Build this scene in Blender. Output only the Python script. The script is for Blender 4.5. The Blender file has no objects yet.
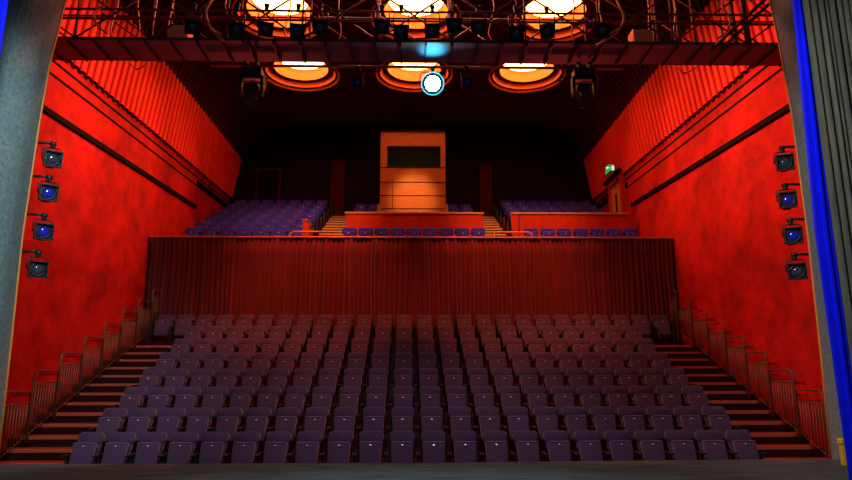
import bpy, bmesh, math, random
from mathutils import Vector, Matrix
random.seed(7)
S = bpy.context.scene
COL = S.collection
R = math.radians
PI = math.pi

# ---------------------------------------------------------------- camera
cd = bpy.data.cameras.new('camera')
cam = bpy.data.objects.new('camera', cd)
COL.objects.link(cam)
cd.sensor_width = 36
cd.lens = 640 / 852 * 36
cd.clip_end = 200
cam.location = (0, 0, 1.2)
cam.rotation_mode = 'XYZ'
cam.rotation_euler = (Matrix.Rotation(R(-1.16), 3, 'Z') @ Matrix.Rotation(R(90 + 11.9), 3, 'X') @ Matrix.Rotation(R(-0.1), 3, 'Z')).to_euler()
S.camera = cam

# ---------------------------------------------------------------- world, exposure
w = bpy.data.worlds.new('world')
S.world = w
w.use_nodes = True
bg = w.node_tree.nodes['Background']
bg.inputs[0].default_value = (0.35, 0.45, 0.62, 1)
bg.inputs[1].default_value = 0.10
S.view_settings.view_transform = 'Standard'
S.view_settings.look = 'None'
S.view_settings.gamma = 1
S.view_settings.use_curve_mapping = False
S.view_settings.exposure = 0.0


# ---------------------------------------------------------------- lights
def spot(name, loc, target, power, color, angle=60, blend=0.6, size=0.15):
    l = bpy.data.lights.new(name, 'SPOT')
    l.energy = power
    l.color = color
    l.spot_size = R(angle)
    l.spot_blend = blend
    l.shadow_soft_size = size
    o = bpy.data.objects.new(name, l)
    COL.objects.link(o)
    o.location = loc
    o.rotation_euler = (Vector(target) - Vector(loc)).to_track_quat('-Z', 'Y').to_euler()
    return o


WARM = (1.0, 0.50, 0.20)
# stage working lights behind and above the camera
spot('stage_work_light', (0.5, -3.0, 7.5), (0, 8.0, -0.9), 2300, (0.66, 0.85, 1.0), 47, 0.7, 0.5)
spot('stage_wing_light_left', (-2.5, 3.5, 6.5), (-6.3, 9.0, 3.2), 2100, (0.62, 0.92, 1.0), 56, 0.8, 0.3)
spot('stage_wing_light_right', (0.8, 4.6, 6.2), (5.9, 7.6, 3.0), 1300, (0.9, 0.93, 1.0), 66, 0.8, 0.4)
# unseen spots added at ceiling level to brighten walls, balcony and stalls
for s in (-1, 1):
    spot('wall_wash_light', (-2.6 * s, 12.2, 11.3), (7.6 * s, 12.0, 0.6), 3000, (1.0, 0.33, 0.22), 70, 0.7, 0.3)
    for ya, pw in ((12.6, 5200), (15.6, 4600), (18.8, 2600)):
        spot('wall_wash_light', (-2.6 * s, ya, 11.4), (7.3 * s, ya, 7.3), pw, (1.0, 0.42, 0.20), 34, 1.0, 0.3)
    spot('balcony_wash_light', (2.4 * s, 13.2, 11.3), (3.6 * s, 21.5, 6.0), 2300, (1.0, 0.40, 0.13), 34, 0.8, 0.3)
    spot('stalls_house_light', (2.6 * s, 13.8, 11.3), (2.8 * s, 18.0, 3.0), 3600, (1.0, 0.15, 0.07), 46, 0.9, 0.3)
    # unseen spots added at the balcony front to redden the bridge underside
    spot('balcony_front_lantern', (4.3 * s, 17.9, 5.3), (3.8 * s, 10.6, 7.0), 420, (1.0, 0.07, 0.06), 44, 0.9, 0.2)

spot('booth_accent_light', (0, 16.0, 11.2), (0, 22.0, 7.3), 3000, (1.0, 0.42, 0.08), 17, 0.9, 0.15)  # unseen spot added to give the booth front its hot centre


# ---------------------------------------------------------------- materials
def mat(name, col, rough=0.6, metal=0.0, noise=None, bump=None, emit=None, strength=0.0, sheen=0.0, spec=0.5, coat=0.0):
    m = bpy.data.materials.new(name)
    m.use_nodes = True
    nt = m.node_tree
    b = nt.nodes['Principled BSDF']
    b.inputs['Base Color'].default_value = (*col, 1)
    b.inputs['Roughness'].default_value = rough
    b.inputs['Metallic'].default_value = metal
    b.inputs['Specular IOR Level'].default_value = spec
    b.inputs['Sheen Weight'].default_value = sheen
    b.inputs['Coat Weight'].default_value = coat
    if emit:
        b.inputs['Emission Color'].default_value = (*emit, 1)
        b.inputs['Emission Strength'].default_value = strength
    if noise or bump:
        tc = nt.nodes.new('ShaderNodeTexCoord')
        mp = nt.nodes.new('ShaderNodeMapping')
        nt.links.new(tc.outputs['Object'], mp.inputs[0])
    if noise:                       # (scale, other colour, detail, stretch)
        sc, c2, det, st = noise
        n = nt.nodes.new('ShaderNodeTexNoise')
        n.inputs['Scale'].default_value = sc
        n.inputs['Detail'].default_value = det
        n.inputs['Roughness'].default_value = 0.65
        mp.inputs['Scale'].default_value = st
        nt.links.new(mp.outputs[0], n.inputs['Vector'])
        r = nt.nodes.new('ShaderNodeValToRGB')
        r.color_ramp.elements[0].position = 0.34
        r.color_ramp.elements[1].position = 0.66
        r.color_ramp.elements[0].color = (*c2, 1)
        r.color_ramp.elements[1].color = (*col, 1)
        nt.links.new(n.outputs[0], r.inputs[0])
        nt.links.new(r.outputs[0], b.inputs['Base Color'])
    if bump:                        # (scale, strength, distance)
        n2 = nt.nodes.new('ShaderNodeTexNoise')
        n2.inputs['Scale'].default_value = bump[0]
        n2.inputs['Detail'].default_value = 5
        nt.links.new(tc.outputs['Object'], n2.inputs['Vector'])
        bp = nt.nodes.new('ShaderNodeBump')
        bp.inputs['Strength'].default_value = bump[1]
        bp.inputs['Distance'].default_value = bump[2]
        nt.links.new(n2.outputs[0], bp.inputs['Height'])
        nt.links.new(bp.outputs[0], b.inputs['Normal'])
    return m


ONE = (1, 1, 1)
M = dict(
    plaster=mat('red_plaster', (0.62, 0.0055, 0.0015), 0.75, noise=(1.5, (0.26, 0.001, 0.0005), 10, ONE), bump=(9, 0.35, 0.03), spec=0.2),
    ribs=mat('red_battens', (0.90, 0.024, 0.005), 0.6, noise=(0.7, (0.75, 0.014, 0.004), 4, ONE), spec=0.25),
    ceil=mat('dark_ceiling_slats', (0.055, 0.006, 0.006), 0.7, spec=0.08),
    groove=mat('black_groove', (0.008, 0.001, 0.001), 0.8, spec=0.1),
    rear=mat('dark_rear_wall', (0.012, 0.006, 0.014), 0.8, noise=(0.8, (0.008, 0.004, 0.010), 4, ONE), spec=0.1),
    stage=mat('worn_stage_boards', (0.105, 0.115, 0.105), 0.8, noise=(2.0, (0.030, 0.036, 0.036), 8, (0.7, 5, 1)), bump=(22, 0.3, 0.02), spec=0.12),
    carpet=mat('dark_red_carpet', (0.11, 0.010, 0.008), 0.95, noise=(12, (0.035, 0.005, 0.005), 5, ONE), spec=0.05),
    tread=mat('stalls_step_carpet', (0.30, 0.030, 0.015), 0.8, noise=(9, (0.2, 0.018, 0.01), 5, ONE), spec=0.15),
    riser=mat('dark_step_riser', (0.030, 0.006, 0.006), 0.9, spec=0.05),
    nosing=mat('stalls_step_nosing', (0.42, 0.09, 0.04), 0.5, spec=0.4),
    gold=mat('varnished_timber_rail', (0.75, 0.28, 0.07), 0.4, noise=(3, (0.6, 0.2, 0.05), 5, (1, 8, 8))),
    parapet=mat('red_parapet', (0.70, 0.045, 0.012), 0.55, noise=(3.5, (0.52, 0.028, 0.008), 6, ONE), spec=0.1),
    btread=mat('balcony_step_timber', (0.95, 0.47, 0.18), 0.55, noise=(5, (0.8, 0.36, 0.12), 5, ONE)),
    briser=mat('balcony_step_riser', (0.12, 0.03, 0.012), 0.7),  # dark tone painted for the shadow at each nosing
    wood=mat('orange_wood_panel', (0.50, 0.115, 0.010), 0.45, noise=(2.2, (0.36, 0.075, 0.006), 8, (1, 1, 9)), spec=0.4),
    glass=mat('dark_booth_glass', (0.010, 0.022, 0.014), 0.12, spec=0.5),
    seatcloth=mat('purple_seat_fabric', (0.082, 0.042, 0.100), 0.85, noise=(55, (0.050, 0.026, 0.062), 4, ONE), bump=(70, 0.25, 0.004), sheen=0.25, spec=0.2),
    seatblue=mat('blue_seat_fabric', (0.036, 0.024, 0.66), 0.85, noise=(40, (0.022, 0.015, 0.45), 3, ONE), sheen=0.2, spec=0.2),
    piping=mat('seat_edge_piping', (0.22, 0.11, 0.15), 0.6),
    seatframe=mat('black_seat_metal', (0.025, 0.018, 0.020), 0.45, metal=0.3),
    plate=mat('seat_number_plate', (0.85, 0.72, 0.62), 0.3, metal=0.4),
    velvet=mat('red_velvet', (0.145, 0.004, 0.003), 0.7, noise=(2.0, (0.085, 0.002, 0.002), 5, (3, 3, 0.4)), sheen=0.3, spec=0.2),
    railm=mat('bronze_handrail', (0.11, 0.055, 0.030), 0.45, metal=0.2),
    grey=mat('grey_concrete', (0.20, 0.235, 0.225), 0.75, noise=(22, (0.11, 0.135, 0.13), 10, (1, 1, 0.8)), bump=(30, 0.5, 0.02), spec=0.2),
    edge=mat('orange_edge_strip', (0.75, 0.22, 0.03), 0.5),
    blue=mat('blue_cloth', (0.004, 0.008, 0.80), 0.7, spec=0.1),
    olive=mat('olive_curtain', (0.115, 0.11, 0.075), 0.85, noise=(3, (0.05, 0.055, 0.038), 5, (4, 4, 0.3)), sheen=0.2, spec=0.1),
    yellow=mat('yellow_paint', (0.85, 0.42, 0.02), 0.5),
    deck=mat('bridge_deck_steel', (0.30, 0.12, 0.16), 0.6, noise=(3, (0.23, 0.09, 0.12), 4, ONE)),
    steel=mat('red_oxide_steel', (0.16, 0.022, 0.014), 0.5, spec=0.4),
    joist=mat('bridge_joist_steel', (0.055, 0.010, 0.010), 0.55),
    pipe=mat('bright_scaffold_pipe', (0.50, 0.15, 0.07), 0.35, metal=0.6),
    black=mat('black_lantern_metal', (0.020, 0.020, 0.022), 0.4, metal=0.2),
    lens=mat('lantern_lens', (0.05, 0.05, 0.07), 0.1, coat=1.0),
    lensblue=mat('blue_lantern_lens', (0.03, 0.02, 0.45), 0.15, coat=1.0),
    cable=mat('orange_cable', (0.70, 0.16, 0.06), 0.5),
    orange=mat('orange_cabinet', (0.85, 0.26, 0.07), 0.5),
    doorp=mat('orange_door_timber', (0.90, 0.26, 0.05), 0.5, noise=(2, (0.75, 0.20, 0.04), 5, (1, 1, 6))),
    dome=mat('lit_dish', (1, 0.8, 0.5), 0.5, emit=(1.0, 0.43, 0.11), strength=12.5),
    coffer=mat('coffer_plaster', (0.90, 0.24, 0.06), 0.6),
    beam=mat('lit_lamp_lens', (1, 1, 1), 0.5, emit=(0.45, 0.92, 1.0), strength=60),
    rim=mat('glowing_cyan_lens_rim', (0.1, 0.5, 0.6), 0.5, emit=(0.08, 0.72, 0.95), strength=1.3),  # emission stands for the lamp's cyan halo
    green=mat('green_exit_panel', (0.0, 0.2, 0.05), 0.5, emit=(0.02, 0.75, 0.22), strength=0.5),
    white=mat('white_exit_symbol', (0.8, 0.9, 0.8), 0.5, emit=(0.6, 1.0, 0.7), strength=0.8),
)


# ---------------------------------------------------------------- mesh helpers
class B:
    def __init__(s):
        s.bm = bmesh.new()
        s.smooth = False

    def box(s, x0, x1, y0, y1, z0, z1, bevel=0.0, seg=2, mtx=None):
        r = bmesh.ops.create_cube(s.bm, size=1)
        vs = r['verts']
        for v in vs:
            v.co = Vector(((x0 + x1) / 2 + v.co.x * (x1 - x0), (y0 + y1) / 2 + v.co.y * (y1 - y0), (z0 + z1) / 2 + v.co.z * (z1 - z0)))
        if bevel:
            es = list({e for v in vs for e in v.link_edges})
            rr = bmesh.ops.bevel(s.bm, geom=es, offset=bevel, segments=seg, profile=0.5, affect='EDGES')
            vs = list(set(vs_ for f in rr['faces'] for vs_ in f.verts) | {v for v in vs if v.is_valid})
        if mtx is not None:
            for v in vs:
                v.co = mtx @ v.co
        return s

    def tube(s, pts, r, n=8, cap=True):
        pts = [Vector(p) for p in pts]
        rings = []
        up0 = None
        for i, p in enumerate(pts):
            a = pts[max(i - 1, 0)]
            b = pts[min(i + 1, len(pts) - 1)]
            t = (b - a).normalized()
            if up0 is None:
                up0 = Vector((0, 0, 1)) if abs(t.z) < 0.9 else Vector((1, 0, 0))
            u = t.cross(up0).normalized()
            v = u.cross(t).normalized()
            up0 = v
            rr = r[i] if isinstance(r, (list, tuple)) else r
            rings.append([s.bm.verts.new(p + u * math.cos(2 * PI * k / n) * rr + v * math.sin(2 * PI * k / n) * rr) for k in range(n)])
        for i in range(len(rings) - 1):
            for k in range(n):
                f = s.bm.faces.new((rings[i][k], rings[i][(k + 1) % n], rings[i + 1][(k + 1) % n], rings[i + 1][k]))
                f.smooth = True
        if cap:
            s.bm.faces.new(rings[0][::-1])
            s.bm.faces.new(rings[-1])
        return s

    def lathe(s, prof, n=24, mtx=None, smooth=True):
        mtx = mtx or Matrix()
        rings = []
        for (r, z) in prof:
            if r < 1e-6:
                rings.append([s.bm.verts.new(mtx @ Vector((0, 0, z)))])
            else:
                rings.append([s.bm.verts.new(mtx @ Vector((r * math.cos(2 * PI * k / n), r * math.sin(2 * PI * k / n), z))) for k in range(n)])
        for a, b in zip(rings, rings[1:]):
            for k in range(n):
                k2 = (k + 1) % n
                if len(a) == 1 and len(b) == 1:
                    continue
                if len(a) == 1:
                    f = s.bm.faces.new((a[0], b[k2], b[k]))
                elif len(b) == 1:
                    f = s.bm.faces.new((a[k], a[k2], b[0]))
                else:
                    f = s.bm.faces.new((a[k], a[k2], b[k2], b[k]))
                f.smooth = smooth
        return s

    def prism(s, poly, axis, a, b, mtx=None):
        """poly: 2-D points in the plane perpendicular to axis (x: (y,z), y: (x,z), z: (x,y)), swept from a to b"""
        def P(p, t):
            q = {'x': (t, p[0], p[1]), 'y': (p[0], t, p[1]), 'z': (p[0], p[1], t)}[axis]
            q = Vector(q)
            return mtx @ q if mtx is not None else q
        lo = [s.bm.verts.new(P(p, a)) for p in poly]
        hi = [s.bm.verts.new(P(p, b)) for p in poly]
        n = len(poly)
        for i in range(n):
            s.bm.faces.new((lo[i], lo[(i + 1) % n], hi[(i + 1) % n], hi[i]))
        s.bm.faces.new(lo[::-1])
        s.bm.faces.new(hi)
        return s

    def grid(s, rows, smooth=False):
        vs = [[s.bm.verts.new(p) for p in row] for row in rows]
        for a, b in zip(vs, vs[1:]):
            for i in range(len(a) - 1):
                f = s.bm.faces.new((a[i], a[i + 1], b[i + 1], b[i]))
                f.smooth = smooth
        return s

    def build(s, name, m, parent=None, recalc=True):
        if recalc:
            bmesh.ops.recalc_face_normals(s.bm, faces=s.bm.faces)
        me = bpy.data.meshes.new(name)
        s.bm.to_mesh(me)
        s.bm.free()
        me.materials.append(M[m] if isinstance(m, str) else m)
        o = bpy.data.objects.new(name, me)
        COL.objects.link(o)
        if parent is not None:
            o.parent = parent
        return o


def tag(o, label=None, cat=None, group=None, kind=None):
    if label:
        o['label'] = label
    if cat:
        o['category'] = cat
    if group:
        o['group'] = group
    if kind:
        o['kind'] = kind
    return o


def thing(name, label, cat, loc=(0, 0, 0), rz=0.0, group=None):
    o = bpy.data.objects.new(name, None)
    o.empty_display_size = 0.1
    COL.objects.link(o)
    o.location = loc
    o.rotation_euler = (0, 0, rz)
    return tag(o, label, cat, group)


def struct(b, name, m, label=None, recalc=True):
    o = b.build(name, m, None, recalc)
    return tag(o, label, None, None, 'structure')


def kids(o):
    return [c for c in list(COL.objects) if c.parent == o]


def dup(proto_tree, loc, rz, label, group=None, scale=None):
    root, tree = proto_tree
    r = root.copy()
    COL.objects.link(r)
    r.location = loc
    r.rotation_euler = (0, 0, rz)
    r['label'] = label
    if group:
        r['group'] = group
    if scale:
        r.scale = scale
    for ch, subs in tree:
        c = ch.copy()
        COL.objects.link(c)
        c.parent = r
        for g in subs:
            d = g.copy()
            COL.objects.link(d)
            d.parent = c
    return r


def tree_of(root):
    return (root, [(c, kids(c)) for c in kids(root)])


ORD = ['zeroth', 'first', 'second', 'third', 'fourth', 'fifth', 'sixth', 'seventh', 'eighth', 'ninth', 'tenth', 'eleventh', 'twelfth', 'thirteenth',
       'fourteenth', 'fifteenth', 'sixteenth', 'seventeenth', 'eighteenth', 'nineteenth', 'twentieth', 'twenty-first', 'twenty-second',
       'twenty-third', 'twenty-fourth', 'twenty-fifth', 'twenty-sixth']


def nth_from_end(i, n, left='left', right='right'):
    """i counted from 0 at the left end"""
    if i == 0:
        return 'leftmost'
    if i == n - 1:
        return 'rightmost'
    if n % 2 == 1 and i == n // 2:
        return 'middle one'
    return (ORD[i + 1] + ' from ' + left) if i < n / 2 else (ORD[n - i] + ' from ' + right)


# ================================================================ STRUCTURE
WX = 7.6            # side walls
SL = 0.035          # rise per metre of the battens and grooves towards the back
Y_BACK = 25.7
RP, RR, RY0, RZ0 = 0.861, 0.375, 11.69, -0.75        # stalls: row pitch, rise, first row, first floor
BP, BR, BY0, BZ0 = 0.85, 0.388, 19.8, 4.84           # balcony

# stage floor: runs from behind the camera to the apron edge
b = B()
b.prism([(-9, -4), (9, -4), (9, 9.76), (6.2, 9.64), (0, 9.36), (-5.7, 9.44), (-9, 9.48)], 'z', -0.12, 0.0)
b.prism([(-7.6, 9.2), (7.6, 9.2), (7.6, 9.69), (6.2, 9.62), (0, 9.34), (-5.7, 9.42), (-7.6, 9.45)], 'z', -1.0, -0.12)
struct(b, 'floor', 'stage', 'worn dark stage boards at the bottom of the picture')

# stalls floor tiers
b = B()
b.box(-WX, WX, 9.76, RY0 - 0.35, RZ0 - 0.3, RZ0)
for k in range(8):
    y0 = RY0 - 0.35 + k * RP
    y1 = y0 + RP if k < 7 else 19.0
    b.box(-6.05 if k < 7 else -WX, 6.05 if k < 7 else WX, y0, y1, RZ0 + k * RR - 0.5, RZ0 + k * RR)
struct(b, 'floor_stalls', 'carpet', 'dark stepped floor under the stalls seats')

# balcony floor tiers
b = B()
b.box(-WX, WX, 18.2, BY0 - 0.3, BZ0 - 0.45, BZ0 - 0.1)
for k in range(8):
    y0 = BY0 - 0.35 + k * BP
    y1 = y0 + BP if k < 7 else Y_BACK
    for (xa, xb) in ((-WX, -3.31), (-2.28, 2.33), (3.28, WX)):
        b.box(xa, xb, y0, y1, BZ0 + k * BR - 0.6, BZ0 + k * BR)
struct(b, 'floor_balcony', 'carpet', 'dark stepped floor of the balcony')

# lower side walls
for s, nm in ((-1, 'left'), (1, 'right')):
    b = B()
    b.box(s * WX, s * (WX + 0.3), 9.3, Y_BACK, -1.2, 8.42)
    struct(b, 'wall_' + nm, 'plaster', 'red rough plaster side wall on the ' + nm)
    # black shadow-gap strips, rising slightly towards the back like the battens above them
    b = B()
    for z in (7.38, 7.68):
        za, zb = z + SL * (9.3 - 12.3), z + SL * (Y_BACK - 12.3)
        b.prism([(9.3, za - 0.032), (Y_BACK, zb - 0.032), (Y_BACK, zb + 0.032), (9.3, za + 0.032)], 'x', s * (WX - 0.006), s * (WX + 0.05))
    b.prism([(21.7, 7.70), (25.6, 7.84), (25.6, 8.04), (21.7, 7.90)], 'x', s * (WX - 0.03), s * (WX + 0.1))
    struct(b, 'trim_groove_' + nm, 'groove', 'black shadow gap below the battens on the ' + nm)
    # long dark sloping bar on the wall
    b = B()
    ya, yb, za, zb = (9.6, 21.7, 6.43, 6.93) if s < 0 else (9.6, 21.3, 6.35, 6.95)
    b.prism([(ya, za - 0.06), (yb, zb - 0.06), (yb, zb + 0.06), (ya, za + 0.06)], 'x', s * (WX - 0.07), s * (WX + 0.05))
    struct(b, 'trim_bar_' + nm, 'groove', 'long black bar rising along the red wall on the ' + nm)


# corrugated upper wall, cove and ceiling: one profile swept along the house
def cove_profile(s):
    p = []
    for i in range(7):
        t = i / 6
        p.append((s * (WX - 0.06 - 0.25 * t), 8.09 + 1.81 * t))
    x0, z0 = 7.29, 9.9
    arc = []
    for i in range(1, 15):
        a = R(90) * i / 14
        arc.append((s * (x0 - 2.04 * (1 - math.cos(a))), z0 + 1.8 * math.sin(a)))
    return p, arc


PITCH = 0.28
# across one pitch: a rounded batten, then a recessed gap painted black as shade
PROF = [(0.0, 0.0), (0.03, 0.03), (0.10, 0.055), (0.25, 0.07), (0.47, 0.07), (0.62, 0.055), (0.69, 0.03), (0.72, 0.0), (0.725, -0.06), (0.995, -0.06)]
YS, OFF, GAP = [], [], []
for j in range(int((Y_BACK - 9.3) / PITCH) + 1):
    for q, (t, d) in enumerate(PROF):
        YS.append(9.3 + PITCH * (j + t))
        OFF.append(d)
        GAP.append(q >= 7)          # the strip that starts at this station lies in the gap


def sweep(b, path, slope=False):
    rows = []
    n = len(path)
    for i, (x, z) in enumerate(path):
        a = Vector(path[max(i - 1, 0)])
        c = Vector(path[min(i + 1, n - 1)])
        t = (c - a).normalized()
        nrm = Vector((t.y, -t.x))
        if nrm.dot(Vector((0, 6)) - Vector((x, z))) < 0:
            nrm = -nrm
        k = SL * (1 - i / 6) if slope and i < 6 else 0.0
        rows.append([b.bm.verts.new((x + nrm.x * d, y, z + nrm.y * d + k * (y - 17.5))) for y, d in zip(YS, OFF)])
    for ra, rb in zip(rows, rows[1:]):
        for j in range(len(YS) - 1):
            f = b.bm.faces.new((ra[j], ra[j + 1], rb[j + 1], rb[j]))
            f.material_index = 1 if GAP[j] else 0


CEIL_Z = 11.7
DOMES = [(-4.0, 21.08), (0.02, 21.08), (4.04, 21.08), (-4.02, 17.4), (0.06, 17.4), (4.22, 17.4)]
for s, nm in ((-1, 'left'), (1, 'right')):
    p, arc = cove_profile(s)
    b = B()
    sweep(b, p + arc[:1], True)
    b.box(s * (WX + 0.06), s * (WX + 0.3), 9.3, Y_BACK, 8.42, 8.7)
    struct(b, 'wall_upper_' + nm, 'ribs', 'bright red vertical battens on the upper wall on the ' + nm, False).data.materials.append(M['groove'])
b = B()
pl, al = cove_profile(-1)
pr, ar = cove_profile(1)
sweep(b, al)
sweep(b, ar)
xs = [-5.25 + 0.0875 * i for i in range(121)]
vs = {}


def gv(i, j):
    if (i, j) not in vs:
        vs[(i, j)] = b.bm.verts.new((xs[i], YS[j], CEIL_Z - OFF[j]))
    return vs[(i, j)]


for i in range(120):
    for j in range(len(YS) - 1):
        cx, cy = xs[i] + 0.044, YS[j] + 0.02
        if any((cx - dx) ** 2 + (cy - dy) ** 2 < 1.36 ** 2 for dx, dy in DOMES):
            continue
        b.bm.faces.new((gv(i, j), gv(i + 1, j), gv(i + 1, j + 1), gv(i, j + 1))).material_index = 1 if GAP[j] else 0
struct(b, 'ceiling', 'ceil', 'dark slatted ceiling curving down to the walls', False).data.materials.append(M['groove'])
b = B()
b.box(-8.2, 8.2, 9.3, Y_BACK + 0.3, 12.6, 12.8)
b.box(-8.2, -7.7, 9.3, Y_BACK + 0.3, 8.2, 12.7)
b.box(7.7, 8.2, 9.3, Y_BACK + 0.3, 8.2, 12.7)
struct(b, 'ceiling_void', 'groove', 'black roof above the slats')

# rear wall
b = B()
b.box(-8, 8, Y_BACK, Y_BACK + 0.3, 0, 12.7)
struct(b, 'wall_back', 'rear', 'almost black rear wall of the balcony')
# wall under the balcony behind the curtain
b = B()
b.box(-WX, WX, 19.0, 19.2, 1.0, BZ0 - 0.1)
struct(b, 'wall_stalls_back', 'groove', 'dark wall under the balcony')

# rear doorways
def rear_door(name, x0, x1, z0, z1, m, lab):
    b = B()
    b.box(x0, x1, Y_BACK - 0.06, Y_BACK, z0, z1)
    o = struct(b, name, m, lab)
    f = B()
    for (a, c) in ((x0 - 0.08, x0), (x1, x1 + 0.08)):
        f.box(a, c, Y_BACK - 0.1, Y_BACK, z0, z1 + 0.08)
    f.box(x0, x1, Y_BACK - 0.1, Y_BACK, z1, z1 + 0.08)
    f.build('door_frame', 'carpet', o)


Zr = BZ0 + 7 * BR
rear_door('door_1', -6.45, -5.6, Zr, Zr + 2.0, 'groove', 'dim dark doorway behind the left balcony seats')
rear_door('door_2', -3.35, -2.95, Zr, Zr + 2.4, 'carpet', 'dim narrow opening at the top of the left balcony stairs')
rear_door('door_3', 2.85, 3.2, Zr, Zr + 2.2, 'carpet', 'dim narrow opening at the top of the right balcony stairs')

# side exit door with frame in the right wall
b = B()
b.box(7.50, 7.58, 22.0, 23.25, 5.95, 8.15)
d4 = struct(b, 'door_4', 'doorp', 'orange lit exit door in the right wall of the balcony')
f = B()
f.box(7.42, 7.6, 21.88, 22.0, 5.95, 8.27).box(7.42, 7.6, 23.25, 23.37, 5.95, 8.27).box(7.42, 7.6, 22.0, 23.25, 8.15, 8.27)
f.build('door_frame', 'parapet', d4)
f = B()
f.box(7.44, 7.50, 22.60, 22.64, 6.5, 7.7)
f.build('door_handle', 'black', d4)
f = B()
f.box(7.34, 7.6, 21.8, 23.7, 8.36, 8.46)
f.build('door_canopy', 'groove', d4)

# proscenium: inner edge as measured, slightly bowed, rounded stage-side corner
def proscenium(s, edge, nm):
    b = B()
    rows = []
    r = 0.42
    for (x, z) in edge:
        row = [(s * (x + 3.6), 9.0, z)]
        for i in range(9):
            a = R(90) * i / 8
            row.append((s * (x + r - r * math.sin(a)), 9.0 + r - r * math.cos(a), z))
        row.append((s * x, 9.62, z))
        row.append((s * (x + 0.12), 9.70, z))
        row.append((s * (x + 3.6), 9.70, z))
        rows.append(row)
    b.grid(rows)
    for f in b.bm.faces:
        f.smooth = False
    o = struct(b, 'wall_proscenium_' + nm, 'grey', 'grey concrete proscenium edge on the ' + nm)
    t = B()
    t.tube([(s * (x - 0.005), 9.62, z) for (x, z) in edge], 0.018, 6)  # orange line paints the auditorium's warm light along this edge
    t.build('trim_edge', 'edge', o)


proscenium(-1, [(5.87, 0.0), (5.90, 1.5), (5.94, 3.3), (5.91, 5.05), (5.87, 6.1), (5.75, 7.2), (5.58, 8.4)], 'left')
proscenium(1, [(6.07, 0.0), (6.12, 1.5), (6.15, 3.3), (6.14, 5.36), (6.09, 6.4), (6.02, 7.3), (5.85, 8.4)], 'right')

# ================================================================ STEPS
def aisle(s, nm):
    root = thing('aisle_staircase', 'wide carpeted aisle steps climbing beside the stalls on the ' + nm, 'stairs', (s * 6.7, 11.34, RZ0), 0, 'side aisle stairs')
    n = 0
    for k in range(14):
        y0 = 0.861 / 2 * k
        z = RR / 2 * (k + 1) + 0.08
        x0, x1 = sorted((s * -0.64, s * 0.87))
        if k < 13:
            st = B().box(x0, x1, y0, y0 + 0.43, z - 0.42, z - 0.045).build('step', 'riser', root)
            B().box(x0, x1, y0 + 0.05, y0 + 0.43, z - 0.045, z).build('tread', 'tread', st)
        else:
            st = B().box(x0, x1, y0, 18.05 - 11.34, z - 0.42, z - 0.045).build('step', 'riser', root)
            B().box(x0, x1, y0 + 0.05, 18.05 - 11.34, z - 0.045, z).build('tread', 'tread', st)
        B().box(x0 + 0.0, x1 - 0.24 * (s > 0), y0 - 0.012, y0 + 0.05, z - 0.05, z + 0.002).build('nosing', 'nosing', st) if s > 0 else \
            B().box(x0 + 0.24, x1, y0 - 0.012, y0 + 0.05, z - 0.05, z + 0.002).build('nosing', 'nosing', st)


aisle(-1, 'left')
aisle(1, 'right')


# railing panels along the outer side of the aisles
def railing():
    root = thing('aisle_railing', '', 'railing', (0, 0, 0), 0, 'stepped aisle railings')
    L = 0.83
    H = 1.22
    fr = B()
    rad = 0.12
    pts = [(0, 0, -0.10)]
    pts.append((0, 0, H - rad))
    for i in range(1, 6):
        a = R(90) * i / 5
        pts.append((0, rad - rad * math.cos(a), H - rad + rad * math.sin(a)))
    pts += [(0, L, H), (0, L, 0.33)]
    fr.tube(pts, 0.021, 8)
    fr.build('handrail', 'railm', root)
    B().tube([(0, 0, 0.99), (0, L, 1.01)], 0.014, 6).build('mid_rail', 'railm', root)
    B().tube([(0, 0, 0.06), (0, L, 0.42)], 0.009, 6).build('bottom_rail', 'railm', root)
    for i in range(1, 9):
        y = L * i / 9
        B().tube([(0, y, 0.06 + 0.36 * i / 9), (0, y, 0.99 + 0.02 * i / 9)], 0.011, 6).build('baluster', 'railm', root)
    return root


rp = railing()
rt = tree_of(rp)
first = True
for s, nm in ((-1, 'left'), (1, 'right')):
    for k in range(8):
        loc = (7.35 if s > 0 else -7.16, 11.66 + RP * k, RZ0 + RR * k + 0.44)
        lab = 'bronze stair railing panel on the %s aisle, %s' % (nm, 'nearest the stage' if k == 0 else ('topmost by the curtain' if k == 7 else ORD[k + 1] + ' up from the stage'))
        if first:
            rp.location = loc
            rp['label'] = lab
            first = False
        else:
            dup(rt, loc, 0, lab)


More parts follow.
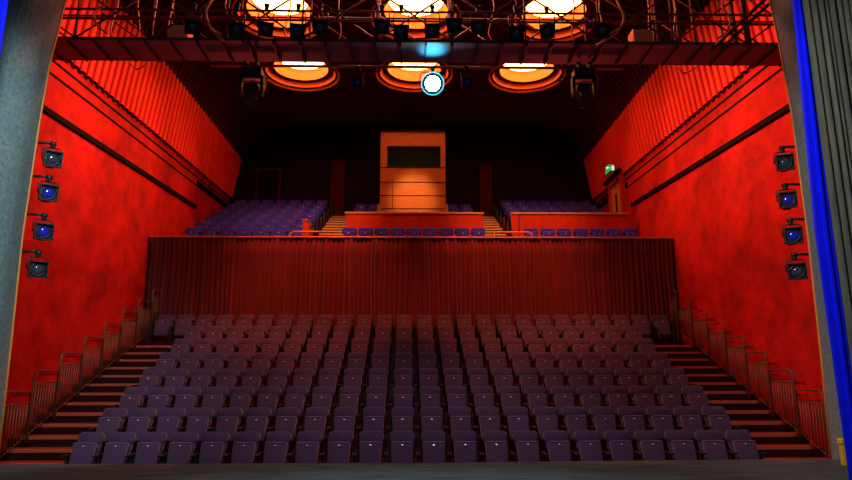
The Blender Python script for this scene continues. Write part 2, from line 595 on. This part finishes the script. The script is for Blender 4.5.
# ================================================================ SEATS
def make_seat(cloth, name, cat, wide=1.0):
    root = thing(name, '', cat)
    # reclined backrest with rounded top and small side wings
    def lm(yb, zb, ang):
        return Matrix.Translation((0, yb, zb)) @ Matrix.Rotation(-ang, 4, 'X')
    bk = B()
    def plate(x, z0, z1, ya, yb, rad):
        out = [(-x, z0), (x, z0)]
        for i in range(7):
            a = R(90) * i / 6
            out.append((x - rad + rad * math.cos(a), z1 - rad + rad * math.sin(a)))
        for i in range(7):
            a = R(90) + R(90) * i / 6
            out.append((-x + rad + rad * math.cos(a), z1 - rad + rad * math.sin(a)))
        tmp = B().prism(out, 'y', ya, yb)
        rim = [e_ for e_ in tmp.bm.edges if abs(e_.verts[0].co.y - e_.verts[1].co.y) < 1e-6]
        bmesh.ops.bevel(tmp.bm, geom=rim, offset=0.018, segments=2, profile=0.5, affect='EDGES')
        m_ = lm(0.12, 0.43, R(16))
        mp = {v: bk.bm.verts.new(m_ @ v.co) for v in tmp.bm.verts}
        for f_ in tmp.bm.faces:
            bk.bm.faces.new([mp[v] for v in f_.verts])
        tmp.bm.free()
    plate(0.205 * wide, 0.0, 0.53, -0.03, 0.045, 0.06)
    plate(0.215 * wide, 0.36, 0.545, -0.06, 0.03, 0.06)
    for v in bk.bm.verts:
        t = max(0.0, min(1.0, (v.co.z - 0.55) / 0.22))
        v.co.x *= 0.72 + 0.28 * t
    o = bk.build('backrest', cloth, root)
    for f in o.data.polygons:
        f.use_smooth = True
    B().box(-0.16, 0.16, 0.046, 0.06, 0.02, 0.50, 0.0, 1, lm(0.12, 0.43, R(16))).build('back_shell', 'seatframe', root)
    # tipped-up cushion, narrower at the hinge
    cu = B()
    cu.box(-0.195, 0.195, -0.05, 0.05, 0.0, 0.455, 0.028, 3, lm(-0.11, 0.375, R(20)))
    for v in cu.bm.verts:
        t = (v.co.z - 0.375) / 0.4
        v.co.x *= 0.90 + 0.10 * max(0, min(1, t))
    o = cu.build('seat_cushion', cloth, root)
    for f in o.data.polygons:
        f.use_smooth = True
    B().box(-0.175, 0.175, -0.058, -0.05, 0.432, 0.442, 0, 1, lm(-0.11, 0.375, R(20))).build('piping', 'piping', o)
    pl = B()
    pl.box(-0.017, 0.017, -0.062, -0.052, 0.375, 0.396, 0.003, 1, lm(-0.11, 0.375, R(20)))
    pl.build('number_plate', 'plate', o)
    for s in (-1, 1):
        a = B()
        a.box(s * 0.253 - 0.019, s * 0.253 + 0.019, -0.20, 0.15, 0.585, 0.625, 0.012, 2)
        a.build('armrest', 'seatframe', root)
        g = B()
        g.box(s * 0.253 - 0.012, s * 0.253 + 0.012, -0.09, 0.15, 0.28, 0.60, 0.006, 1)
        g.box(s * 0.253 - 0.012, s * 0.253 + 0.012, -0.02, 0.06, 0.02, 0.30)
        g.box(s * 0.253 - 0.013, s * 0.253 + 0.013, -0.12, 0.14, 0.0, 0.03)
        g.build('leg', 'seatframe', root)
    return root


seat = make_seat('seatcloth', 'theatre_seat', 'seat')
st = tree_of(seat)
used = False


def put(tree, flag, loc, rz, lab, grp, scale=None):
    if not flag:
        root = tree[0]
        root.location = loc
        root.rotation_euler = (0, 0, rz)
        root['label'] = lab
        root['group'] = grp
        if scale:
            root.scale = scale
        return root
    return dup(tree, loc, rz, lab, grp, scale)


ROWW = ['front', 'second', 'third', 'fourth', 'fifth', 'sixth', 'seventh', 'last']
for k in range(8):
    n = 22 if k < 7 else 26
    for i in range(n):
        x = (i - (n - 1) / 2) * 0.55
        lab = 'purple tipped-up stalls seat, %s in the %s row%s' % (nth_from_end(i, n), ROWW[k], ' by the stage' if k == 0 else (' by the curtain' if k == 7 else ' of the stalls'))
        put(st, used, (x + 0.09 - 0.008 * k, RY0 + RP * k, RZ0 + RR * k), 0, lab, 'stalls seats')
        used = True

bseat = make_seat('seatblue', 'theatre_seat', 'seat', 1.17)
bt = tree_of(bseat)
used = False
BROW = ['front', 'second', 'third', 'fourth', 'fifth', 'sixth', 'back']
for k in range(7):
    y, z = BY0 + BP * k, BZ0 + BR * k
    for i in range(7):
        x = -6.98 + i * 0.548
        put(bt, used, (x, y, z), 0, 'blue balcony seat, %s in the %s row of the left block' % (nth_from_end(i, 7), BROW[k]), 'balcony seats, left block', (0.93, 1, 1))
        used = True
    if k == 0 or k >= 3:
        n = 7
        for i in range(n):
            x = 3.78 + i * (0.535 if k == 0 else 0.53)
            put(bt, True, (x, y, z), 0, 'blue balcony seat, %s in the %s row of the right block' % (nth_from_end(i, n), BROW[k]), 'balcony seats, right block', (0.93, 1, 1))
for i in range(9):
    put(bt, True, (-2.04 + i * 0.515 + (0.0), BY0, BZ0), 0, 'blue balcony seat, %s of nine before the red centre parapet' % nth_from_end(i, 9), 'balcony seats, centre front row', (0.93, 1, 1))
for k in (3, 4, 5):
    for s, nm in ((-1, 'left'), (1, 'right')):
        for i in range(2):
            put(bt, True, (s * (2.02 - i * 0.50), BY0 + BP * k, BZ0 + BR * k), 0,
                'blue balcony seat %s of the wooden booth, %s, %s row' % (nm, 'beside the stairs' if i == 0 else 'next to the booth', {3: 'lowest', 4: 'middle', 5: 'upper'}[k]), 'balcony seats beside the booth', (0.9, 1, 1))

# ================================================================ BALCONY FRONT
# pleated curtain hanging below the balcony rail
b = B()
rows = []
NX = 900
ph = 0
amp = []
rnd = random.Random(3)
xw = []
x = -7.5
while x < 7.42:
    wdt = rnd.uniform(0.09, 0.17)
    xw.append((x, wdt, rnd.uniform(0.07, 0.13)))
    x += wdt
cols = []
for (x0, wd, am) in xw:
    for j in range(6):
        t = j / 6
        cols.append((x0 + wd * t, am * math.sin(PI * t) ** 0.8))
for zi in range(9):
    z = 1.5 + (5.05 - 1.5) * zi / 8
    row = []
    for (xx, dd) in cols:
        row.append((xx + 0.012 * math.sin(z * 2 + xx * 3), 18.19 - dd * (0.7 + 0.3 * (1 - zi / 8)) - 0.012 * math.sin(xx * 9 + z), z))
    rows.append(row)
b.grid(rows, True)
o = b.build('pleated_curtain', 'velvet')
sm = o.modifiers.new('thickness', 'SOLIDIFY')
sm.thickness = 0.008
tag(o, 'dark red pleated curtain hanging below the balcony behind the last stalls row', 'curtain')

bal = thing('balcony_edge', 'balcony edge with varnished timber rail above the red curtain', 'balcony front', (0, 18.22, 4.93))
B().box(-WX + 0.03, WX - 0.03, -0.02, 0.16, 0.0, 0.14).build('fascia', 'parapet', bal)
B().box(-WX + 0.03, WX - 0.03, -0.15, 0.22, 0.14, 0.185, 0.012, 2).build('top_rail', 'gold', bal)


def parapet(x0, x1, y, z0, z1, lab):
    root = thing('balcony_parapet', lab, 'parapet', ((x0 + x1) / 2, y, z0), 0, 'red parapets across the balcony')
    h = (x1 - x0) / 2
    B().box(-h, h, 0, 0.12, 0, z1 - z0).build('panel', 'parapet', root)
    B().box(-h - 0.03, h + 0.03, -0.05, 0.2, z1 - z0, z1 - z0 + 0.06, 0.01, 2).build('capping', 'gold', root)
    return root


parapet(-2.26, 2.33, 20.75, 5.0, 6.46, 'long red parapet with timber cap below the wooden booth')
parapet(3.55, 7.2, 20.75, 5.0, 6.46, 'red parapet with timber cap before the right balcony seats')
pp = thing('stair_end_panel', 'short red end panel at the foot of the right balcony stairs', 'panel', (3.37, 20.72, 5.0), 0, 'stair end panels')
B().box(-0.1, 0.14, 0, 0.12, 0, 1.46).build('panel', 'parapet', pp)
B().box(-0.11, 0.15, -0.04, 0.16, 1.46, 1.52).build('capping', 'gold', pp)
pp = thing('stair_end_panel', 'narrow red end panel at the foot of the left balcony stairs', 'panel', (-3.42, 19.9, 4.9), 0, 'stair end panels')
B().prism([(-0.1, 0), (0.1, 0), (0.1, 1.0), (-0.0, 1.12), (-0.1, 1.12)], 'y', 0, 0.8).build('panel', 'parapet', pp)
B().box(-0.12, 0.05, -0.03, 0.83, 1.12, 1.16).build('capping', 'gold', pp)

# balcony stairs
def bstairs(x0, x1, nm):
    root = thing('balcony_staircase', 'orange lit balcony steps %s of the wooden booth' % nm, 'stairs', ((x0 + x1) / 2, 19.3, BZ0 - 0.1), 0, 'balcony stairs')
    h = (x1 - x0) / 2
    for k in range(14):
        y0 = 0.10 + BP / 2 * k
        z = BR / 2 * (k + 1)
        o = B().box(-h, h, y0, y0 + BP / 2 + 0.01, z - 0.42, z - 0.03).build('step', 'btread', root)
        B().box(-h, h, y0 - 0.02, y0 + BP / 2, z - 0.035, z).build('tread', 'briser', o)  # dark edge painted as the nosing's shadow line
    # slim posts along the outer side
    s = -1 if nm == 'left' else 1
    for k in range(2, 15, 2):
        y0 = 0.3 + BP / 2 * k
        z = BR / 2 * (k + 1)
        B().tube([(s * (h - 0.03), y0, z), (s * (h - 0.03), y0, z + 0.62)], 0.02, 6).build('post', 'black', root)


bstairs(-3.30, -2.30, 'left')
bstairs(2.35, 3.26, 'right')
# front handrails by the stairs
for (xa, xb, lab) in ((-3.68, -2.35, 'pale timber handrail across the foot of the left balcony stairs'), (3.55, 2.45, 'pale timber handrail across the foot of the right balcony stairs')):
    o = B().tube([(xa - (0.12 if xa < 0 else -0.12), 18.75, 4.75), (xa, 18.75, 5.33), (xa + (0.08 if xa < 0 else -0.08), 18.75, 5.40), (xb, 18.75, 5.40), (xb, 18.75, 4.75)], 0.026, 8).build('stair_handrail', 'gold')
    tag(o, lab, 'handrail', 'balcony stair handrails')

# control booth
bo = thing('control_booth', 'orange wooden booth with a dark window standing in the balcony centre', 'booth', (-0.02, 22.0, 5.9))
T = 9.86 - 5.9
b = B()
b.box(-1.17, 1.17, 0, 2.4, 0, 2.62)
b.box(-1.17, -0.93, 0, 2.4, 2.62, T)
b.box(1.0, 1.17, 0, 2.4, 2.62, T)
b.box(-0.93, 1.0, 0, 2.4, 3.42, T)
b.box(-0.93, 1.0, 1.2, 2.4, 2.62, 3.42)
b.build('booth_wall', 'wood', bo)
b = B()
b.box(-0.93, 1.0, 0.12, 0.16, 2.62, 3.42)
b.build('booth_window', 'glass', bo)
b = B()
for z in (1.07, 2.05, 2.60, 1.55):
    b.box(-1.17, 1.17, -0.012, 0, z - 0.012, z + 0.012)
b.box(-0.73, -0.71, -0.012, 0, 1.55, 2.05)
b.box(-0.73, -0.71, -0.012, 0, 1.07, 1.55)
b.build('panel_joint', 'groove', bo)
for s in (-1, 1):
    b = B()
    b.prism([(s * 1.02, 0), (s * 1.32, 0), (s * 1.22, 1.15), (s * 1.12, 1.15)], 'y', -0.35, 0.02)
    b.build('side_buttress', 'wood', bo)
B().box(-1.2, 1.2, -0.04, 2.42, T, T + 0.06).build('booth_roof', 'groove', bo)

# exit sign
ex = thing('exit_sign', 'small green lit exit sign above the side door on the right', 'sign', (7.13, 22.2, 8.38))
B().box(-0.04, 0.04, -0.24, 0.24, 0, 0.26, 0.01, 1).build('sign_box', 'black', ex)
b = B().box(-0.055, -0.04, -0.22, 0.22, 0.02, 0.24)
b.box(-0.12, 0.12, -0.26, -0.241, 0.02, 0.24)
b.build('sign_face', 'green', ex)
b = B()
b.box(-0.17, -0.05, -0.268, -0.26, 0.11, 0.14)
b.prism([(-0.19, 0.125), (-0.13, 0.18), (-0.13, 0.07)], 'y', -0.268, -0.26)
b.box(0.02, 0.12, -0.268, -0.26, 0.05, 0.19)
b.build('sign_symbol', 'white', ex)
B().box(0.0, 0.5, -0.02, 0.02, 0.10, 0.15).build('sign_bracket', 'black', ex)

# ================================================================ CEILING LIGHTS
names = ['rear left', 'rear centre', 'rear right', 'front left', 'front centre', 'front right']
for (dx, dy), nm in zip(DOMES, names):
    root = thing('ceiling_light', 'large round glowing recessed ceiling light, %s of the six' % nm, 'ceiling light', (dx, dy, CEIL_Z), 0, 'round ceiling lights')
    B().lathe([(1.37, 0.10), (1.37, -0.08), (1.34, -0.08), (1.31, 0.0)], 64).build('outer_ring', 'coffer', root)
    o = B().lathe([(1.31, 0.0), (1.21, 0.0)], 64).build('outer_step', 'ceil', root)  # painted dark for the shade on its downward face
    B().lathe([(1.21, 0.0), (1.15, 0.17)], 64).build('middle_ring', 'coffer', root)
    B().lathe([(1.15, 0.17), (0.95, 0.17)], 64).build('inner_step', 'ceil', root)  # dark colour again stands for shade under the step
    B().lathe([(0.95, 0.17), (0.90, 0.36), (0.84, 0.53), (0.82, 0.54)], 64).build('inner_well', 'coffer', root)
    b = B()
    b.lathe([(0.83, 0.53), (0.5, 0.57), (0, 0.59)], 48)
    b.build('lit_dish', 'dome', root, True)

# ================================================================ LIGHTING BRIDGE
BZ = 6.9
br = thing('lighting_bridge', 'dark red steel lighting bridge spanning the top of the hall', 'lighting bridge', (0, 10.28, BZ))
B().box(-7.55, 7.55, 0.0, 0.70, 0.0, 0.05).build('deck', 'deck', br)
B().box(-7.55, 7.55, -0.03, 0.0, 0.0, 0.05).build('edge_beam', 'joist', br)
B().box(-7.55, 7.55, 0.70, 0.74, 0.0, 0.07).build('edge_beam', 'joist', br)
for i in range(34):
    x = -7.35 + i * 0.445
    b = B().box(x - 0.014, x + 0.014, 0.0, 0.70, -0.045, 0.0)
    b.build('joist', 'joist', br)
for (z, y, r_) in ((0.42, 0.0, 0.022), (0.60, 0.0, 0.022), (1.45, 0.0, 0.03), (0.42, 0.8, 0.02), (0.95, 0.8, 0.02), (1.45, 0.8, 0.03)):
    B().tube([(-7.5, y, z), (7.5, y, z)], r_, 8).build('chord', 'steel', br)
for yy in (0.0, 0.8):
    for i in range(12):
        x = -7.2 + i * 1.31
        B().tube([(x, yy, 0.05), (x, yy, 1.45)], 0.02, 6).build('post', 'steel', br)
        if i < 11:
            m_ = x + 0.655
            B().tube([(x, yy, 0.05), (x + 1.31, yy, 1.0)] if yy == 0 else [(x + 1.31, yy, 0.05), (x, yy, 1.0)], 0.017, 6).build('diagonal', 'steel', br)
            if yy == 0:
                B().tube([(x + 1.31, yy, 0.05), (x, yy, 1.0)], 0.017, 6).build('diagonal', 'steel', br)
B().tube([(-3.75, 0.70, -0.10), (3.9, 0.70, -0.10)], 0.028, 8).build('hanging_pipe', 'pipe', br)
# sloping brace at the right end
b = B()
for off in (0.0, 0.16):
    b.tube([(5.22 + off, -0.04, -0.12), (6.75 + off, -0.04, 1.30)], 0.030, 8)
b.build('brace', 'steel', br)
for i, (x, r_) in enumerate(((4.55, 0.03), (4.95, 0.035), (5.25, 0.025), (6.0, 0.05), (6.25, 0.05))):
    B().tube([(x, 0.5, 0.05), (x - 0.05, 0.5, 1.45)], r_, 8).build('upright', 'steel', br)

# orange cabinets standing on the bridge
for x, lab in ((-4.22, 'small orange box on the lighting bridge at the left'), (4.16, 'small orange box on the lighting bridge at the right')):
    c = thing('equipment_box', lab, 'box', (x, 10.62, BZ + 0.05), 0, 'orange boxes on the bridge')
    B().box(-0.19, 0.19, -0.1, 0.15, 0.0, 0.40, 0.015, 2).build('case', 'orange', c)
    B().box(-0.17, 0.17, -0.115, -0.1, 0.03, 0.37).build('lid', 'orange', c)

# hanging cables
def cable(pts, lab, r_=0.017):
    P = [Vector(p) for p in pts]
    out = []
    for i in range(len(P) - 1):
        p0, p1, p2, p3 = P[max(i - 1, 0)], P[i], P[i + 1], P[min(i + 2, len(P) - 1)]
        for j in range(6):
            t = j / 6
            out.append(0.5 * ((2 * p1) + (-p0 + p2) * t + (2 * p0 - 5 * p1 + 4 * p2 - p3) * t * t + (-p0 + 3 * p1 - 3 * p2 + p3) * t ** 3))
    out.append(P[-1])
    o = B().tube(out, r_, 6).build('cable', 'cable')
    return tag(o, lab, 'cable', 'cables on the lighting bridge')


Yc = 10.10
cable([(-5.15, Yc, 8.3), (-5.30, Yc, 7.55), (-5.50, Yc, 7.35), (-5.45, Yc, 7.1), (-5.25, Yc, 6.93)], 'orange cable looping down at the far left end of the bridge')
cable([(-3.30, Yc, 8.3), (-3.52, Yc, 7.6), (-3.60, Yc, 7.35), (-3.50, Yc, 7.05), (-3.38, Yc, 6.93), (-3.3, Yc + 0.1, 6.85)], 'orange cable looping down between the left lanterns on the bridge', 0.024)
cable([(3.35, Yc, 8.3), (3.62, Yc, 7.55), (3.68, Yc, 7.3), (3.55, Yc, 7.05), (3.35, Yc, 6.90), (3.2, Yc + 0.1, 6.84)], 'orange cable looping down right of the right dome on the bridge', 0.024)
cable([(5.65, Yc, 8.3), (5.45, Yc, 7.6), (5.55, Yc, 7.35), (5.5, Yc, 7.1), (5.3, Yc, 6.93)], 'orange cable looping down beside the sloping brace')
cable([(-5.28, 11.05, 6.93), (-5.22, 11.05, 6.82), (-5.12, 11.05, 6.75), (-5.0, 11.05, 6.82), (-4.95, 11.05, 6.93)], 'small cable loop hanging under the left end of the bridge', 0.014)
cable([(4.95, 11.05, 6.93), (5.0, 11.05, 6.83), (5.1, 11.05, 6.75), (5.25, 11.05, 6.82), (5.4, 11.05, 6.93)], 'small cable loop hanging under the right end of the bridge', 0.014)


for i, (x, dx) in enumerate(((-5.42, 0.05), (-4.98, -0.04), (-4.70, 0.02), (-4.42, 0.03), (-3.38, -0.06), (-2.30, 0.05), (-1.35, -0.03), (1.42, 0.06), (2.92, 0.04), (3.45, -0.03), (4.32, 0.02), (4.80, 0.04))):
    o = B().tube([(x, 10.62, 8.4), (x + dx, 10.6, 7.8), (x - dx, 10.62, 7.3), (x + dx, 10.6, 6.98)], 0.013, 6).build('drop_cable', 'cable')
    tag(o, 'thin straight cable dropping to the bridge deck, %s of twelve' % nth_from_end(i, 12), 'cable', 'straight drop cables on the bridge')


# ---------------------------------------------------------------- lanterns
def lantern(name, lab, loc, tgt, L=0.34, r_=0.10, lens='lens', group=None, arm=None, hook=None, square=True):
    """theatre lantern: body, lens tube, square colour frame, yoke and clamp; loc = centre of the body"""
    d = (Vector(tgt) - Vector(loc)).normalized()
    root = thing(name, lab, 'stage light', loc, 0, group)
    q = d.to_track_quat('Z', 'Y').to_matrix().to_4x4()
    b = B()
    b.lathe([(0, -L / 2), (r_ * 0.75, -L / 2), (r_ * 1.0, -L / 2 + 0.04), (r_ * 1.0, 0.02), (r_ * 0.88, 0.05), (r_ * 0.88, L / 2 - 0.05), (r_ * 1.0, L / 2 - 0.04), (r_ * 1.0, L / 2 - 0.01), (r_ * 0.76, L / 2 - 0.01), (r_ * 0.76, L / 2 - 0.04)], 20, q)
    b.box(-r_ * 0.5, r_ * 0.5, -r_ * 1.15, -r_ * 0.8, -L / 2 + 0.03, -0.02, 0, 1, q)
    b.build('body', 'black', root)
    B().lathe([(r_ * 0.74, L / 2 - 0.034), (r_ * 0.70, L / 2 - 0.02), (r_ * 0.4, L / 2 - 0.006), (0, L / 2)], 20, q).build('lens', lens, root)
    if square:
        a = r_ * 1.18
        b = B()
        b.box(-a, a, -a, -a + 0.018, L / 2 - 0.02, L / 2 + 0.035, 0, 1, q)
        b.box(-a, a, a - 0.018, a, L / 2 - 0.02, L / 2 + 0.035, 0, 1, q)
        b.box(-a, -a + 0.018, -a, a, L / 2 - 0.02, L / 2 + 0.035, 0, 1, q)
        b.box(a - 0.018, a, -a, a, L / 2 - 0.02, L / 2 + 0.035, 0, 1, q)
        b.box(-a, a, -a, a, L / 2 - 0.075, L / 2 - 0.035, 0.004, 1, q)
        b.build('colour_frame', 'black', root)
    side = Vector((d.y, -d.x, 0)).normalized() * (r_ * 1.22)
    h = hook if hook is not None else 0.24
    b = B()
    b.tube([side, side + Vector((0, 0, h * 0.7)), side * 0.7 + Vector((0, 0, h * 0.82)), -side * 0.7 + Vector((0, 0, h * 0.82)), -side + Vector((0, 0, h * 0.7)), -side], 0.011, 6)
    b.build('yoke', 'black', root)
    b = B()
    b.box(-0.03, 0.03, -0.03, 0.03, h * 0.8, h + 0.03, 0.006, 1)
    b.tube([(-0.04, 0, h + 0.03), (0.04, 0, h + 0.03)], 0.035, 8)
    b.build('clamp', 'black', root)
    if arm:
        B().tube([(0, 0, h + 0.05), (arm, 0, h + 0.05)], 0.022, 8).build('arm', 'black', root)
    return root


LL = [(-5.80, 4.62), (-5.80, 4.05), (-5.80, 3.42), (-5.82, 2.82)]
RL = [(6.10, 4.62), (6.07, 3.97), (6.09, 3.38), (6.08, 2.80)]
pos = ['topmost', 'second from top', 'third from top', 'lowest']
tl = [(-3.0, 9.0, 3.9), (-3.5, 5.5, 3.7), (-4.0, 5.0, 3.2), (-3.8, 5.2, 2.7)]
for i, (x, z) in enumerate(LL):
    lantern('stage_lantern', ('blue lensed' if i == 1 else 'black') + ' stage lantern on the left wall bracket, ' + pos[i], (x - 0.07, 10.0, z), (-3.0, 6.5, z - 0.5 - 0.2 * (i == 0)), 0.32, 0.11,
            'lensblue' if i in (1, 2) else 'lens', 'side lanterns on the left', arm=-6.26 - (x - 0.07))
for i, (x, z) in enumerate(RL):
    lantern('stage_lantern', ('blue lensed' if i == 1 else ('grey fronted' if i == 3 else 'black')) + ' stage lantern on the right wall bracket, ' + pos[i], (x + 0.04, 10.0, z), (4.4, 6.0, z - 0.3 - 0.4 * (i == 0)), 0.30, 0.11,
            'lensblue' if i in (1, 2) else 'lens', 'side lanterns on the right', arm=6.48 - (x + 0.04))
# vertical booms behind the proscenium edges
for s, x, lab in ((-1, -6.26, 'vertical pipe carrying the left side lanterns'), (1, 6.48, 'vertical pipe carrying the right side lanterns')):
    o = B().tube([(x, 10.0, -0.75), (x, 10.0, 5.4)], 0.026, 10).build('lighting_boom', 'black')
    tag(o, lab, 'pipe')

PARS = [(-3.80, 7.06), (-3.05, 7.02), (-2.55, 7.03), (-2.0, 7.0), (-1.62, 7.08), (-0.55, 7.1), (-0.22, 7.0), (0.32, 7.03), (0.70, 7.14), (1.12, 7.10), (1.78, 7.0), (2.32, 7.04), (3.28, 7.06)]
PARS = [p for p in PARS if p[0] > -4.6]
for i, (x, z) in enumerate(PARS):
    n = len(PARS)
    lantern('bridge_lantern', 'small black lantern clamped on the bridge truss, %s' % (nth_from_end(i, n)), (x, 10.08, z), (x * 0.4, 4.0, 3.2), 0.30, 0.105, 'lens', 'lanterns on the bridge truss', hook=7.5 - z - 0.05 if z < 7.3 else 0.2)


def mover(x, z, lab):
    root = thing('moving_head_light', lab, 'stage light', (x, 10.95, z), 0, 'moving lights under the bridge')
    b = B()
    b.box(-0.19, 0.19, -0.14, 0.14, 0.30, 0.46, 0.02, 2)
    b.build('base', 'black', root)
    b = B()
    for s in (-1, 1):
        b.prism([(s * 0.17, 0.32), (s * 0.225, 0.30), (s * 0.225, -0.02), (s * 0.20, -0.07), (s * 0.17, -0.02)], 'y', -0.07, 0.07)
    b.box(-0.2, 0.2, -0.07, 0.07, 0.25, 0.31)
    b.build('yoke', 'black', root)
    q = Matrix.Rotation(R(160), 4, 'X')
    b = B()
    b.lathe([(0, -0.22), (0.10, -0.22), (0.145, -0.16), (0.15, 0.05), (0.125, 0.12), (0.13, 0.24), (0.115, 0.24)], 24, q)
    b.build('head', 'black', root)
    B().lathe([(0.118, 0.225), (0, 0.235)], 20, q).build('lens', 'lens', root)
    B().tube([(-0.13, -0.15, 0.14), (0.13, -0.15, 0.15)], 0.016, 6).build('handle', 'cable', root)
    b = B()
    for s in (-1, 1):
        b.box(s * 0.1 - 0.02, s * 0.1 + 0.02, -0.16, 0.0, 0.44, 0.56)
        b.tube([(s * 0.1 - 0.03, -0.06, 0.55), (s * 0.1 + 0.03, -0.06, 0.55)], 0.04, 8)
    b.build('clamp', 'black', root)
    B().tube([(0.22, 0, 0.42), (0.27, 0, 0.3), (0.25, 0, 0.1), (0.2, 0, -0.05)], 0.012, 6).build('lead', 'cable', root)


mover(-2.97, 6.25, 'large black moving light hanging under the left part of the bridge')
mover(3.15, 6.28, 'large black moving light hanging under the right part of the bridge')
lantern('hanging_lantern', 'slim dark lantern hanging under the bridge left of the lit lamp', (-1.03, 10.98, 6.48), (-0.9, 8.0, 5.0), 0.36, 0.085, 'lensblue', 'slim lanterns under the bridge', hook=0.26)
lantern('hanging_lantern', 'slim dark lantern hanging under the bridge right of the lit lamp', (0.98, 10.98, 6.50), (0.9, 8.0, 5.0), 0.36, 0.085, 'lensblue', 'slim lanterns under the bridge', hook=0.26)
lit = lantern('lit_beam_lamp', 'dazzling blue-white lit lamp hanging under the middle of the bridge', (0.35, 10.98, 6.47), (0.0, 0.0, 1.3), 0.34, 0.19, 'beam', None, hook=0.28, square=False)
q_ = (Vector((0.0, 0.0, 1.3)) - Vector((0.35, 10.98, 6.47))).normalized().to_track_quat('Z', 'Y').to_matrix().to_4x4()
B().lathe([(0.192, 0.180), (0.212, 0.165), (0.205, 0.12)], 32, q_).build('lens_rim', 'rim', lit)  # glowing ring added to draw the halo around the lens
spot('lit_lamp_beam', (0.34, 10.72, 6.35), (0, 4.0, 0.4), 900, (0.35, 0.85, 1.0), 75, 0.6, 0.08)
spot('lit_lamp_spill', (0.34, 10.66, 6.40), (0.34, 10.52, 6.95), 120, (0.03, 0.65, 1.0), 62, 1.0, 0.05)

# ================================================================ STAGE-SIDE CLOTHS
def drape(name, m, x0, y0, x1, y1, z0, z1, lab, cat, amp=0.05, wmin=0.05, wmax=0.11, seed=1):
    rnd = random.Random(seed)
    L = math.hypot(x1 - x0, y1 - y0)
    ux, uy = (x1 - x0) / L, (y1 - y0) / L
    nx, ny = uy, -ux
    t = 0
    pts = []
    while t < L:
        wd = rnd.uniform(wmin, wmax)
        a = rnd.uniform(0.5, 1) * amp
        for j in range(6):
            q = j / 6
            pts.append((t + wd * q, a * math.sin(PI * q)))
        t += wd
    rows = []
    for zi in range(7):
        z = z0 + (z1 - z0) * zi / 6
        rows.append([(x0 + ux * p + nx * dd, y0 + uy * p + ny * dd, z) for p, dd in pts])
    o = B().grid(rows, True).build(name, m)
    md = o.modifiers.new('thickness', 'SOLIDIFY')
    md.thickness = 0.01
    tag(o, lab, cat)
    return o


drape('stage_curtain', 'olive', 5.11, 7.52, 6.6, 7.2, 0.0, 7.0, 'olive grey pleated stage curtain at the right edge of the picture', 'curtain', 0.12, 0.045, 0.095, 5)
b = B()
b.prism([(4.925, 0), (4.90, 2.9), (4.95, 4.5), (5.0, 6.0), (5.04, 7.2), (5.14, 7.2), (5.11, 6.0), (5.09, 4.5), (5.09, 2.9), (5.08, 0)], 'y', 7.48, 7.53)
b.prism([(4.99, 0), (4.98, 2.9), (5.02, 4.5), (5.06, 7.2), (5.075, 7.2), (5.045, 4.5), (5.01, 2.9), (5.02, 0)], 'y', 7.45, 7.49)
o = b.build('blue_border_cloth', 'blue')
tag(o, 'bright blue vertical border strip beside the olive curtain on the right', 'border cloth', 'blue border strips')
o = B().box(-5.45, -5.21, 7.48, 7.53, 0.0, 7.2, 0.012, 2).build('blue_border_cloth', 'blue')
tag(o, 'bright blue vertical border strip at the upper left corner', 'border cloth', 'blue border strips')

# small yellow fitting at the foot of the proscenium
y = thing('yellow_floor_fitting', 'small yellow upright fitting at the foot of the right proscenium', 'fitting', (5.80, 8.92, 0))
B().box(-0.035, 0.035, -0.03, 0.03, 0, 0.28, 0.01, 2).build('body', 'yellow', y)
B().box(-0.048, 0.048, -0.04, 0.04, 0.27, 0.35, 0.018, 2).build('cap', 'yellow', y)
